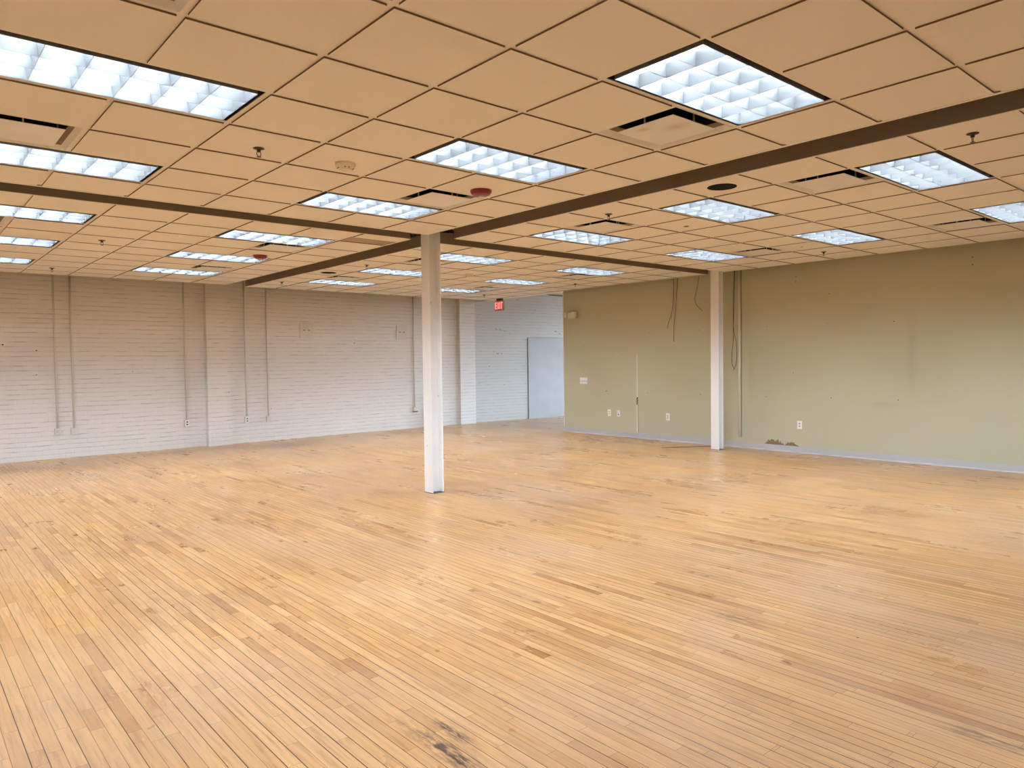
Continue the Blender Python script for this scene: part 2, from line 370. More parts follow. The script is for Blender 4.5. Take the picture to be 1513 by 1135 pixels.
VENTS = [
 ('N', 2, 0, 'large square plaque air diffuser below the big upper right light, brown smudges on its plate'),
 ('N', 2, 4, 'square plaque air diffuser left of the near red strobe'),
 ('N', -3, 0, 'square air diffuser cut off by the top edge of the picture at left'),
 ('N', -3, 4, 'square air diffuser cut by the left edge between the two near lights'),
 ('R', 5.5, 0, 'square air diffuser right of the near black speaker opening, left of a light'),
 ('R', 5.5, 4, 'square air diffuser beneath a sprinkler in the right bay, near the column side'),
 ('R', 10.5, 0, 'square air diffuser at the right edge close to the green wall'),
 ('R', 10.5, 4, 'square air diffuser between two lights over the green wall, left of a sprinkler'),
 ('L', 2, 9.48, 'square air diffuser above the far red strobe in the left bay'),
 ('L', 2, 13.48, 'square air diffuser between the two farthest lights of the left bay'),
 ('L', -3, 9.48, 'square air diffuser cut by the left edge below the left slot'),
 ('F', 5.53, 9.54, 'square air diffuser partly hidden behind the middle column top'),
 ('F', 5.53, 13.54, 'square air diffuser above the smallest light left of the column, by the far speaker opening'),
 ('F', 10.53, 9.54, 'square air diffuser of the far bay in front of the green wall end'),
 ('F', 10.53, 13.54, 'square air diffuser of the far bay close to the exit sign'),
]
used = {k: set() for k in QUAD}
def mark(q, a, b, w, h):
    A, B = QUAD[q]
    for i in range(len(A) - 1):
        for j in range(len(B) - 1):
            ca = (A[i] + A[i + 1]) / 2; cb = (B[j] + B[j + 1]) / 2
            if a < ca < a + w and b < cb < b + h: used[q].add((i, j))
for q, a, b, _ in LIGHTS: mark(q, a, b, 2, 1)
for q, a, b, _ in VENTS: mark(q, a, b, 1, 1)
EXTRA = [('N', -7, 5), ('L', -7, 8.48), ('L', -7, 11.48), ('L', -7, 14.48), ('R', 9.5, -4)]  # unseen troffers added for more light in the room
for q, a, b in EXTRA: mark(q, a, b, 2, 1)

# ------------------------------------------------------------------ ceiling
def ceiling_bay(q):
    A, B = QUAD[q]; bm = bmesh.new()
    T = 0.017; D = 0.009
    def cell(x0, x1, y0, y1, tile=True, t=T):
        o = [(x0, y0), (x1, y0), (x1, y1), (x0, y1)]
        i_ = [(x0 + t, y0 + t), (x1 - t, y0 + t), (x1 - t, y1 - t), (x0 + t, y1 - t)]
        ov = [bm.verts.new((*p, H)) for p in o]; iv = [bm.verts.new((*p, H)) for p in i_]
        for k in range(4): bm.faces.new((ov[k], iv[k], iv[(k + 1) % 4], ov[(k + 1) % 4]))
        if tile:
            j = [(x0 + t, y0 + t), (x1 - t, y0 + t), (x1 - t, y1 - t), (x0 + t, y1 - t)]
            dv = [bm.verts.new((*p, H - D)) for p in j]
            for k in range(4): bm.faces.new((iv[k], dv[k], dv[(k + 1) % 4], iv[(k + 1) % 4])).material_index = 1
            bm.faces.new(dv[::-1])
    for i in range(len(A) - 1):
        for j in range(len(B) - 1):
            x0, x1, y0, y1 = A[i] * S, A[i + 1] * S, B[j] * S, B[j + 1] * S
            if min(x1 - x0, y1 - y0) < 0.06:
                quad(bm, [(x0, y0, H - 0.004), (x0, y1, H - 0.004), (x1, y1, H - 0.004), (x1, y0, H - 0.004)]); continue
            if (i, j) in used[q]:
                continue
            if q == 'L' and abs(A[i] - 3) < .01 and j == 0:      # row cut for the return grille
                ym = 8.0 * S
                cell(x0, x1, y0, ym); continue
            cell(x0, x1, y0, y1)
    rings = []
    for lst, w in ((LIGHTS, 2), (VENTS, 1), (EXTRA, 2)):
        for it in lst:
            if it[0] == q:
                cell(it[1] * S, (it[1] + w) * S, it[2] * S, (it[2] + 1) * S, False, 0.013)
    if q == 'F':
        x0, x1 = 13.66 * S, 8.52
        y = 8.24
        while y < 17.5 * S - 0.05:
            y1 = min(y + S, 17.5 * S)
            quad(bm, [(x0, y, H - 0.006), (x0, y1, H - 0.006), (x1, y1, H - 0.006), (x1, y, H - 0.006)]); y = y1
    bmesh.ops.recalc_face_normals(bm, faces=bm.faces[:])
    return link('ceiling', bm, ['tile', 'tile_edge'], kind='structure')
for q in 'NRLF': ceiling_bay(q)

# edge fascias along the two open slots over the beams
FH = 0.125
def fascia(name, x0, x1, y0, y1, nx, ny):
    """thin upstand with a small pale lip under it; nx, ny points out into the slot"""
    bm = bmesh.new(); t = 0.012
    if nx: box(bm, min(x0, x0 - nx * t), max(x0, x0 - nx * t), y0, y1, H - 0.008, H + FH)
    else: box(bm, x0, x1, min(y0, y0 - ny * t), max(y0, y0 - ny * t), H - 0.008, H + FH)
    link(name, bm, 'fascia', kind='structure')
    bm = bmesh.new(); t2 = 0.022
    if nx: box(bm, min(x0 + nx * .002, x0 - nx * t2), max(x0 + nx * .002, x0 - nx * t2), y0, y1, H - 0.0125, H - 0.0082)
    else: box(bm, x0, x1, min(y0 + ny * .002, y0 - ny * t2), max(y0 + ny * .002, y0 - ny * t2), H - 0.0125, H - 0.0082)
    link(name, bm, 'tile', kind='structure')
xN, yN = 3.965 * S, 6.93 * S; xR, yR = 4.585 * S, 6.98 * S; xL, yL = 3.985 * S, 7.5 * S; xF, yF = 4.63 * S, 7.6 * S
XW, YW = -EX * S, -EY * S
n_ = 1
for a in [(xN, xN, YW, yN, 1, 0), (XW, xN, yN, yN, 0, 1), (xR, xR, YW, yR, -1, 0), (xR, 13.53 * S, yR, yR, 0, 1),
          (XW, xL, yL, yL, 0, -1), (xL, xL, yL, 17.3 * S, 1, 0), (xF, 13.66 * S, yF, yF, 0, -1), (xF, xF, yF, 17.5 * S, -1, 0)]:
    fascia('trim_%d' % n_, *a); n_ += 1

# deck above, unseen bulkhead added against corridor light, dark lids over the slots
bm = bmesh.new(); box(bm, XW - .3, 16.2, YW - .3, 12.2, DECK, DECK + .1); link('ceiling', bm, 'deck', kind='structure')
bm = bmesh.new(); box(bm, 8.53, 8.60, 8.42, 11.3, H - 0.008, DECK); link('wall_light_stop', bm, 'room_white', kind='structure')

# ------------------------------------------------------------------ floor and walls
bm = bmesh.new(); quad(bm, [(XW, YW, 0), (16, YW, 0), (16, 12, 0), (XW, 12, 0)]); link('floor', bm, 'floor', kind='structure')
def yl(x): return 11.03 + .033 * x
def slab(bm, p0, p1, z0, z1, th, mi=0):
    """upright wall slab from p0 to p1 (plan), thickness laid to the left of the run"""
    a = Vector((p0[0], p0[1], 0)); b_ = Vector((p1[0], p1[1], 0)); d = (b_ - a).normalized(); n = Vector((-d.y, d.x, 0)) * th
    pts = [a, b_, b_ + n, a + n]
    lo = [bm.verts.new((p.x, p.y, z0)) for p in pts]; hi = [bm.verts.new((p.x, p.y, z1)) for p in pts]
    for k in range(4): bm.faces.new((lo[k], lo[(k + 1) % 4], hi[(k + 1) % 4], hi[k])).material_index = mi
    bm.faces.new(lo[::-1]).material_index = mi; bm.faces.new(hi).material_index = mi
bm = bmesh.new()
slab(bm, (XW, yl(XW)), (8.06, yl(8.06)), 0, DECK, 0.25)
slab(bm, (2.215, yl(2.2) - .12), (2.645, yl(2.6) - .12), 0, DECK, 0.2)           # pilaster
slab(bm, (8.03, 11.20), (8.48, 11.21), 0, DECK, 0.25)                            # corner pilaster
for x_, z_, r_ in ((-.796, 1.818, .014), (-.36, 1.731, .012), (-.37, 1.349, .009), (1.015, 1.376, .008), (4.913, 1.874, .010), (5.284, 1.89, .013), (5.302, 1.961, .008), (3.908, 1.906, .007)):
    bm.faces.new([bm.verts.new((x_ + r_ * math.cos(math.pi * k / 4), yl(x_ + r_ * math.cos(math.pi * k / 4)) - .001, z_ + r_ * .8 * math.sin(math.pi * k / 4))) for k in range(8)]).material_index = 1
link('wall_left', bm, ['brick', 'black'], kind='structure')
bm = bmesh.new()
def yf(x): return 11.41 - .08 * (x - 8.5)
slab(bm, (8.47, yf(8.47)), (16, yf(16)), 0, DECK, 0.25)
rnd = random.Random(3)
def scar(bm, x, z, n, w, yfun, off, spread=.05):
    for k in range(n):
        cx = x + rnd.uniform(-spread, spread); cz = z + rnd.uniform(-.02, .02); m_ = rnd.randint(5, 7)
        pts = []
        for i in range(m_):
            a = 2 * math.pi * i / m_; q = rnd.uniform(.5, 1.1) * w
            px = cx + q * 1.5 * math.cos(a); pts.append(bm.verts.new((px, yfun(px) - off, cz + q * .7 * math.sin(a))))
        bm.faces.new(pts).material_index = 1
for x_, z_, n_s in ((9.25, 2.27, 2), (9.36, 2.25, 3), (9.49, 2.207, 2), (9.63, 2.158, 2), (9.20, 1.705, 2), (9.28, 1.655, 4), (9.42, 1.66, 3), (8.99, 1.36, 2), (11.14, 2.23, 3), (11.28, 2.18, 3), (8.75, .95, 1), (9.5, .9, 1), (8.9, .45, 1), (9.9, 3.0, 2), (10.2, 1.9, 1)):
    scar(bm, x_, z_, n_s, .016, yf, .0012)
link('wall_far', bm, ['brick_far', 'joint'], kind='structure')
# pale upper band of the far wall with the cable line under it
bm = bmesh.new(); slab(bm, (10.5, yf(10.5) - .06), (16, yf(16) - .06), 3.215, 3.7, 0.06); link('trim_20', bm, 'room_white', kind='structure')
bm = bmesh.new(); tube(bm, [(9.9, yf(9.9) - .02, 3.21), (10.6, yf(10.6) - .03, 3.20), (10.95, yf(10.95) - .03, 3.17), (11.3, yf(11.3) - .03, 3.165), (13, yf(13) - .03, 3.15)], 0.012)
tag(link('wall_cable', bm, 'wire'), 'grey cable along the top of the far brick wall by the bright band', 'cable')
# green partition
bm = bmesh.new(); box(bm, 8.50, 8.66, YW, 8.242, 0, DECK)
HOLES = [(7.65, 1.749, 7), (7.08, .865, 8), (6.064, .851, 6), (4.914, .856, 6), (3.173, 2.717, 6), (3.173, 2.644, 6), (2.653, 2.417, 5), (3.662, 1.969, 5), (2.683, 1.977, 4), (1.731, 1.96, 6),
         (3.217, 1.238, 5), (3.676, .857, 5), (2.62, .867, 6), (1.672, .868, 6), (.769, 2.74, 6), (.769, 2.644, 6), (6.928, 2.02, 4), (6.689, 2.011, 5), (6.023, 1.96, 5), (4.936, 1.966, 5), (6.915, 1.589, 5), (6.693, 1.585, 5)]
for y_, z_, r_ in HOLES:       # screw holes
    f_ = bm.faces.new([bm.verts.new((8.4993, y_ + r_ * .0013 * math.cos(math.pi * k / 5), z_ + r_ * .0013 * math.sin(math.pi * k / 5))) for k in range(10)]); f_.material_index = 1
wall_right = link('wall_right', bm, ['green', 'black'], kind='structure')
bm = bmesh.new(); box(bm, 8.497, 8.662, 8.243, 8.262, 0, H); link('trim_21', bm, 'white_metal', kind='structure')   # pale corner bead
bm = bmesh.new()
box(bm, 8.488, 8.5, YW, 8.255, 0.004, 0.100)
vs = [(8.488, YW, .022), (8.488, 8.255, .022), (8.474, 8.255, 0.001), (8.474, YW, 0.001)]
quad(bm, vs); quad(bm, [(8.488, 8.255, .022), (8.488, 8.255, .001), (8.474, 8.255, 0.001)])
link('baseboard_right', bm, 'base', kind='structure')
# rest of the shell, out of the picture
WZ0, WZ1 = 0.75, 2.35
WS = (-6.5, 4.5); WB = (-6.0, 7.5)        # window bands: side wall (y range) and back wall (x range)
bm = bmesh.new()
box(bm, XW - .2, XW, YW, WS[0], 0, DECK); box(bm, XW - .2, XW, WS[1], 12, 0, DECK)
box(bm, XW - .2, XW, WS[0], WS[1], 0, WZ0); box(bm, XW - .2, XW, WS[0], WS[1], WZ1, DECK); link('wall_side', bm, 'room_white', kind='structure')
bm = bmesh.new()
box(bm, XW, WB[0], YW - .2, YW, 0, DECK); box(bm, WB[1], 8.6, YW - .2, YW, 0, DECK)
box(bm, WB[0], WB[1], YW - .2, YW, 0, WZ0); box(bm, WB[0], WB[1], YW - .2, YW, WZ1, DECK); link('wall_back', bm, 'room_white', kind='structure')
bm = bmesh.new()
k = WS[0]
while k <= WS[1] + .01: box(bm, XW - .14, XW - .06, k - .03, k + .03, WZ0, WZ1); k += (WS[1] - WS[0]) / 6
for z_ in (WZ0, WZ1 - .05): box(bm, XW - .14, XW - .06, WS[0], WS[1], z_, z_ + .05)
link('window_2', bm, 'grey_metal', kind='structure')
bm = bmesh.new()
k = WB[0]
while k <= WB[1] + .01: box(bm, k - .03, k + .03, YW - .14, YW - .06, WZ0, WZ1); k += (WB[1] - WB[0]) / 7
for z_ in (WZ0, WZ1 - .05): box(bm, WB[0], WB[1], YW - .14, YW - .06, z_, z_ + .05)
link('window_3', bm, 'grey_metal', kind='structure')
# unseen canopy added outside the windows to cut the high sky light
bm = bmesh.new()
box(bm, XW - 3.0, XW - .21, YW - 3.0, WS[1] + 2, 2.62, 2.72); box(bm, XW - .2, WB[1] + 2, YW - 3.0, YW - .21, 2.62, 2.72)
link('trim_30', bm, 'deck', kind='structure')
# high space beyond the partition: end wall with a tall window
bm = bmesh.new()
box(bm, 15.8, 16, 6.0, 7.0, 0, DECK); box(bm, 15.8, 16, 10.6, 11.4, 0, DECK); box(bm, 15.8, 16, 7.0, 10.6, 0, 0.3); box(bm, 15.8, 16, 7.0, 10.6, 4.0, DECK)
link('wall_end', bm, 'room_white', kind='structure')
bm = bmesh.new()
box(bm, 8.66, 11.5, 5.9, 6.0, 0, DECK); box(bm, 14.0, 16, 5.9, 6.0, 0, DECK); box(bm, 11.5, 14.0, 5.9, 6.0, 0, 0.5); box(bm, 11.5, 14.0, 5.9, 6.0, 2.8, DECK)  # south window opening added to bring more daylight into the corridor
link('wall_side', bm, 'room_white', kind='structure')
bm = bmesh.new()
for yy in (7.0, 8.17, 9.35, 10.54): box(bm, 15.85, 15.93, yy, yy + .06, .8, 4.0)
for zz in (.8, 1.85, 2.9, 3.94): box(bm, 15.85, 15.93, 7.0, 10.6, zz, zz + .06)
link('window_1', bm, 'white_metal', kind='structure')

# boarded doorway in the far wall
def far_pt(x, dz, off): return (x, yf(x) - off, dz)
bm = bmesh.new(); slab(bm, (10.215, yf(10.215) - .02), (12.0, yf(12.0) - .02), 0.0, 2.055, 0.03)
d1 = link('door_1', bm, 'panel', kind='structure')
bm = bmesh.new()
slab(bm, (10.198, yf(10.198) - .004), (10.213, yf(10.213) - .004), 0, 2.066, 0.02)
slab(bm, (10.213, yf(10.213) - .004), (12.0, yf(12.0) - .004), 2.057, 2.066, 0.02)
link('trim_22', bm, 'joint', kind='structure')

# ------------------------------------------------------------------ columns and beams
def column_mesh(w, d, tf, tw, h):
    bm = bmesh.new()
    # H section: flanges face -x / +x, web between
    box(bm, -d / 2, -d / 2 + tf, -w / 2, w / 2, 0, h)
    box(bm, d / 2 - tf, d / 2, -w / 2, w / 2, 0, h)
    box(bm, -d / 2 + tf, d / 2 - tf, -tw / 2, tw / 2, 0, h)
    return bm
COL1 = (2.515, 4.315); COL2 = (8.03, 4.27)
def column(loc, w, d, rz, label):
    e = empty('steel_column', (loc[0], loc[1], 0), rz)
    link('shaft', column_mesh(w, d, 0.012, 0.009, H + 0.42), 'column', e)
    bm = bmesh.new(); box(bm, -d / 2 - .004, d / 2 + .004, -w / 2 - .004, w / 2 + .004, 0.0005, 0.006); link('base_plate', bm, 'slot', e)
    tag(e, label, 'column', 'white steel columns'); return e
column(COL1, 0.155, 0.155, 0, 'white painted steel H column standing alone in the middle of the floor')
column(COL2, 0.150, 0.125, 0, 'white painted steel H column standing in front of the green wall')
def beam(name, p0, p1, label):
    bm = bmesh.new(); z0 = H + 0.425
    d = (Vector(p1) - Vector(p0)); along_x = abs(d.x) > abs(d.y)
    for (a, b_, zz0, zz1) in ((-.08, .08, z0, z0 + .012), (-.005, .005, z0 + .012, z0 + .29), (-.08, .08, z0 + .29, z0 + .302)):
        if along_x: box(bm, p0[0], p1[0], p0[1] + a, p0[1] + b_, zz0, zz1)
        else: box(bm, p0[0] + a, p0[0] + b_, p0[1], p1[1], zz0, zz1)
    return tag(link(name, bm, 'deck'), label, 'beam')
beam('steel_beam', (XW, COL1[1] + .07), (8.49, COL1[1] + .07), 'dark steel beam hidden above the slot that runs from column to column')
bm = bmesh.new()
pts = []
tube(bm, [(3.0 + .01 * k, 4.75 - .02 * k, H + .22) for k in range(8)], 0.10, 16)
for k in range(0, 8): pass
bm2 = bmesh.new()
prof = []
for k in range(26):
    prof.append((0.105 + (0.008 if k % 2 else 0), -0.35 + 0.03 * k))
lathe(bm2, prof, 20)
bm.free()
fd = link('flexible_duct', bm2, 'duct'); fd.location = (2.95, 4.9, H + 0.26); fd.rotation_euler = (math.radians(90), 0, math.radians(40))
tag(fd, 'silver flexible duct glimpsed in the dark opening right of the column top', 'duct')

# ------------------------------------------------------------------ troffer
def make_troffer(loc, full=True):
    LX, LY = 2 * S, S
    e = empty('troffer_light', loc)
    hx, hy = LX / 2 - 0.013, LY / 2 - 0.013           # inside of the T bar ring
    g = 0.030                                          # dark reveal
    ix, iy = hx - g, hy - g                            # louver outer edge
    # frame: thin rim, grey low strip then black reveal
    bm = bmesh.new()
    def ringwall(bm, ax, ay, z0, z1, mi=0):
        c = [(-ax, -ay), (ax, -ay), (ax, ay), (-ax, ay)]
        for k in range(4):
            p, q = c[k], c[(k + 1) % 4]; quad(bm, [(p[0], p[1], z0), (q[0], q[1], z0), (q[0], q[1], z1), (p[0], p[1], z1)], mi)
    def ringflat(bm, ax, ay, bx, by, z, mi=0):
        o = [(-ax, -ay), (ax, -ay), (ax, ay), (-ax, ay)]; i_ = [(-bx, -by), (bx, -by), (bx, by), (-bx, by)]
        for k in range(4):
            quad(bm, [(*o[k], z), (*o[(k + 1) % 4], z), (*i_[(k + 1) % 4], z), (*i_[k], z)], mi)
    ringwall(bm, hx, hy, 0, 0.005, 0); ringwall(bm, hx, hy, 0.005, 0.05, 1)
    ringflat(bm, hx, hy, ix, iy, 0.05, 1)
    link('frame', bm, ['grey_metal', 'black'], e)
    # housing: white inner box over the lamps
    bm = bmesh.new()
    ringwall(bm, ix, iy, 0.05, 0.135); quad(bm, [(-ix, -iy, .135), (ix, -iy, .135), (ix, iy, .135), (-ix, iy, .135)])
    link('housing', bm, 'white_metal', e)
    # louver: parabolic blades, 6 x 3 cells
    bm = bmesh.new()
    ZB, ZT = -0.006, 0.060
    def blade(axis, c, half_lo, half_hi, ends, side=0):
        n = 6; L_ = []
        for k in range(n + 1):
            s = k / n; L_.append((0.0008 + 0.0125 * s ** 2.0, ZB + (ZT - ZB) * s))
        for sgn in ((-1, 1) if side == 0 else (side,)):
            prev = None
            for t, z in L_:
                a = c + sgn * t
                if axis == 'x': cur = [bm.verts.new((ends[0], a, z)), bm.verts.new((ends[1], a, z))]
                else: cur = [bm.verts.new((a, ends[0], z)), bm.verts.new((a, ends[1], z))]
                if prev: bm.faces.new((prev[0], prev[1], cur[1], cur[0])).material_index = 0
                prev = cur
        a0, a1 = c - .0012, c + .0012
        if axis == 'x': quad(bm, [(ends[0], a0, ZB - .001), (ends[1], a0, ZB - .001), (ends[1], a1, ZB - .001), (ends[0], a1, ZB - .001)], 1)
        else: quad(bm, [(a0, ends[0], ZB - .001), (a0, ends[1], ZB - .001), (a1, ends[1], ZB - .001), (a1, ends[0], ZB - .001)], 1)
    for j in range(4):
        c = -iy + 2 * iy * j / 3; blade('x', c, 0, 0, (-ix, ix), 1 if j == 0 else (-1 if j == 3 else 0))
    for i in range(7):
        c = -ix + 2 * ix * i / 6; blade('y', c, 0, 0, (-iy, iy), 1 if i == 0 else (-1 if i == 6 else 0))
    # outer skin of the louver
    c = [(-ix, -iy), (ix, -iy), (ix, iy), (-ix, iy)]
    for k in range(4):
        p, q = c[k], c[(k + 1) % 4]; quad(bm, [(p[0], p[1], -0.008), (q[0], q[1], -0.008), (q[0], q[1], 0.05), (p[0], p[1], 0.05)], 2)
    lv = link('louver', bm, ['louver', 'grey_metal', 'grey_metal'], e, smooth=True)
    # lamps
    lx = ix - 0.03
    for j in range(3):
        cy = -iy + 2 * iy * (j + .5) / 3; r = 0.019; zc = 0.106
        bm = bmesh.new()
        prof = [(-r, zc), (-r * .5, zc - r * .87), (r * .5, zc - r * .87), (r, zc)]
        A_ = [bm.verts.new((-lx, cy + p, z)) for p, z in prof]; B_ = [bm.verts.new((lx, cy + p, z)) for p, z in prof]
        for k in range(3):
            bm.faces.new((A_[k], A_[k + 1], B_[k + 1], B_[k])).material_index = 0
        bm.faces.new((A_[3], A_[0], B_[0], B_[3])).material_index = 1
        bm.faces.new(A_).material_index = 1; bm.faces.new(B_[::-1]).material_index = 1
        link('lamp_tube', bm, ['lamp', 'white_metal'], e)
    return e
def copy_tree(o, parent=None):
    c = o.copy(); col.objects.link(c)
    if parent is not None: c.parent = parent
    for ch in list(o.children):
        copy_tree(ch, c)
    return c
tro = None
for q, a, b, lab in LIGHTS:
    loc = ((a + 1) * S, (b + .5) * S, H)
    if tro is None: tro = make_troffer(loc); o = tro
    else: o = copy_tree(tro); o.location = loc
    tag(o, lab, 'ceiling light', GRP)
for k, (q, a, b) in enumerate(EXTRA):
    o = copy_tree(tro); o.location = ((a + 1) * S, (b + .5) * S, H)
    tag(o, 'added lit troffer out of view, behind or beside the camera, to light the room', 'ceiling light', 'added ceiling lights out of view')

# ------------------------------------------------------------------ plaque diffuser
def smudged():
    m, nt, b = new_mat('smudged_plaque')
    t = N(nt, 'ShaderNodeTexCoord'); v = t.outputs['Object']; sp = N(nt, 'ShaderNodeSeparateXYZ'); L(nt, v, sp.inputs[0]); x, y, z = sp.outputs
    c = (0.76, 0.76, 0.76)
    for cx, cy, sx, sy in ((-.02, -.09, .05, .07), (-.13, .07, .03, .05)):
        a = M(nt, 'ADD', M(nt, 'POWER', M(nt, 'DIVIDE', M(nt, 'SUBTRACT', x, cx), sx), 2.0), M(nt, 'POWER', M(nt, 'DIVIDE', M(nt, 'SUBTRACT', y, cy), sy), 2.0))
        c = MIX(nt, M(nt, 'MULTIPLY', M(nt, 'EXPONENT', M(nt, 'MULTIPLY', a, -1.0)), 0.6), c, (0.50, 0.36, 0.24))
    L(nt, c, b.inputs['Base Color']); b.inputs['Roughness'].default_value = 0.42
    return m
MAT['smudged'] = smudged()
def make_diffuser(loc, plq='diffuser'):
    e = empty('air_diffuser', loc)
    bm = bmesh.new(); lv_ = 0
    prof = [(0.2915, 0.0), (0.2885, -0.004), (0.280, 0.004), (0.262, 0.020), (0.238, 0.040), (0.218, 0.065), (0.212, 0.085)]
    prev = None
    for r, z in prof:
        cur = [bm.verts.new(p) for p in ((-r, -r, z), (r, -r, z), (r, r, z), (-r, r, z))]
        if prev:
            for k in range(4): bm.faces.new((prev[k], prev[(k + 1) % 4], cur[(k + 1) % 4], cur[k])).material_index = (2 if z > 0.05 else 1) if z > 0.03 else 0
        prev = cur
    link('frame', bm, ['diffuser', 'fascia', 'dark'], e)  # brown and dark upper cone faces paint in the shade behind the plaque
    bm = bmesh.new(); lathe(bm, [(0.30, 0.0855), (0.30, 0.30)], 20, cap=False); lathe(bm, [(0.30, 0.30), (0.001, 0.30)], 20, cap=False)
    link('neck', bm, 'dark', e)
    bm = bmesh.new(); box(bm, -.212, .212, -.212, .212, -0.010, -0.006); bevel(bm, 0.0015, 1)
    link('plaque', bm, plq, e)
    for sx, sy in ((-.12, 0), (.12, 0), (0, -.12), (0, .12)):
        bm = bmesh.new()
        X, Y = (sx * 1.7, .0) if sx else (0.0, sy * 1.7)
        box(bm, X - .004, X + .004, Y - .004, Y + .004, -0.004, 0.075); link('hanger', bm, 'grey_metal', e)
    return e
dif = None
for q, a, b, lab in VENTS:
    loc = ((a + .5) * S, (b + .5) * S, H)
    if (q, a, b) == ('N', 2, 0): o = make_diffuser(loc, 'smudged')
    elif dif is None: dif = make_diffuser(loc); o = dif
    else: o = copy_tree(dif); o.location = loc
    tag(o, lab, 'air diffuser', 'square plaque air diffusers')

# ------------------------------------------------------------------ sprinklers, detectors, strobes, speaker openings
def make_sprinkler(loc):
    e = empty('sprinkler_head', loc); z = -0.0088
    bm = bmesh.new(); lathe(bm, [(0.0355, z), (0.036, z - .004), (0.022, z - .009), (0.012, z - .010)], 20); link('escutcheon', bm, 'bronze', e)
    bm = bmesh.new(); lathe(bm, [(0.0125, z - .008), (0.0125, z - .022), (0.009, z - .026)], 12)
    for s in (-1, 1): tube(bm, spline([(s * .010, 0, z - .022), (s * .0135, 0, z - .035), (s * .010, 0, z - .048), (0, 0, z - .054)], 4), 0.0024, 6)
    link('frame', bm, 'bronze', e)
    bm = bmesh.new(); lathe(bm, [(0.002, z - .026), (0.0028, z - .035), (0.002, z - .050)], 8); link('glass_bulb', bm, 'lens', e)
    bm = bmesh.new(); lathe(bm, [(0.014, z - .0545), (0.0165, z - .0565), (0.006, z - .0575)], 12); link('deflector', bm, 'bronze', e)
    return e
SPR = [((-.46, 3.60), 'sprinkler head in the near bay below the largest left light'),
 ((5.09, -1.45), 'sprinkler head at far right above the edge light, below the long slot'),
 ((5.20, 3.68), 'sprinkler head above the right bay diffuser, right of the column'),
 ((12.1, 3.58), 'sprinkler head over the green wall beneath a light'),
 ((-.47, 10.98), 'sprinkler head in the left bay between lights, right of the left edge'),
 ((-.53, 15.85), 'sprinkler head nearest the brick wall above two conduits'),
 ((5.13, 11.2), 'sprinkler head in the far bay above a light, left of the column'),
 ((5.0, 15.75), 'sprinkler head in the far bay beside the slot, nearest the pilaster'),
 ((12.3, 11.35), 'sprinkler head in the far bay near the green wall end'),
 ((12.25, 15.7), 'tiny sprinkler head at the far ceiling edge left of the exit sign')]
spr = None
for (a, b), lab in SPR:
    loc = (a * S, b * S, H)
    if spr is None: spr = make_sprinkler(loc); o = spr
    else: o = copy_tree(spr); o.location = loc
    tag(o, lab, 'sprinkler', 'ceiling sprinkler heads')
def dome(name, loc, label, cat, mat, r, hgt, strobe=False, group=None):
    e = empty(name, loc); z = -0.0088
    bm = bmesh.new(); lathe(bm, [(r, z), (r, z - hgt * .35), (r * .86, z - hgt * .8), (r * .62, z - hgt), (r * .2, z - hgt)], 32)
    link('housing', bm, mat, e, smooth=False)
    if strobe:
        bm = bmesh.new(); lathe(bm, [(r * .30, z - hgt + .002), (r * .30, z - hgt - .014), (r * .18, z - hgt - .022), (0.002, z - hgt - .024)], 16); link('strobe_lens', bm, 'lens', e)
    else:
        bm = bmesh.new(); lathe(bm, [(r * .60, z - hgt * .92), (r * .58, z - hgt - .006), (r * .3, z - hgt - .012), (0.002, z - hgt - .013)], 20); link('sensor_cap', bm, 'cream', e)
        bm = bmesh.new()
        for k in range(12):
            if k % 3 == 1: continue
            an = 2 * math.pi * k / 12; x_, y_ = math.cos(an) * r * .73, math.sin(an) * r * .73
            box(bm, x_ - .005, x_ + .005, y_ - .005, y_ + .005, z - hgt * .93 - .001, z - hgt * .7)
        link('vent_slot', bm, 'slot', e)
    return tag(e, label, cat, group)
dome('smoke_detector', (.55 * S, 3.58 * S, H), 'cream round smoke detector in the near bay, right of the nearest sprinkler', 'smoke detector', 'cream', 0.072, 0.038)
dome('smoke_detector', (8.2 * S, 11.25 * S, H), 'small cream smoke detector in the far bay just right of the column', 'smoke detector', 'cream', 0.072, 0.038)
dome('fire_strobe', (2.61 * S, 3.66 * S, H), 'dark red round fire alarm strobe in the near bay above the column', 'fire alarm', 'red', 0.088, 0.045, True)
dome('fire_strobe', (2.55 * S, 11.15 * S, H), 'dark red round fire alarm strobe in the left bay in front of a light', 'fire alarm', 'red', 0.088, 0.045, True)
def disc(name, a, b, r, mat, label, cat):
    bm = bmesh.new(); lathe(bm, [(r, -0.0088), (r, -0.0112), (r * .96, -0.0120), (0.002, -0.0120)], 32)
    o = link(name, bm, mat); o.location = (a * S, b * S, H); tag(o, label, cat); return o
disc('speaker_opening', 5.05, 1.52, 0.118, 'dark', 'round black speaker opening in a tile just below the long slot, above a light', 'speaker opening')
disc('speaker_opening', 5.08, 13.05, 0.118, 'dark', 'round black speaker opening in the far bay tile, left of the column', 'speaker opening')
disc('ceiling_plug', 7.09, 3.57, 0.030, 'slot', 'small dark round plug in a right bay tile below the speaker opening light', 'plug')
disc('ceiling_plug', 11.03, 3.52, 0.014, 'ext_red', 'tiny reddish plug in a tile left of the sprinkler over the green wall', 'plug')
bm = bmesh.new()
for k in range(9): box(bm, 3.03 * S, 3.95 * S, (8.03 + .05 * k) * S, (8.03 + .05 * k + .035) * S, H - 0.004, H - 0.001)
box(bm, 3.005 * S, 3.975 * S, 8.005 * S, 8.475 * S, H - 0.001, H + 0.002)
tag(link('return_grille', bm, 'grille'), 'tan slatted return grille in the left bay between two slots, left of the column top', 'air grille')

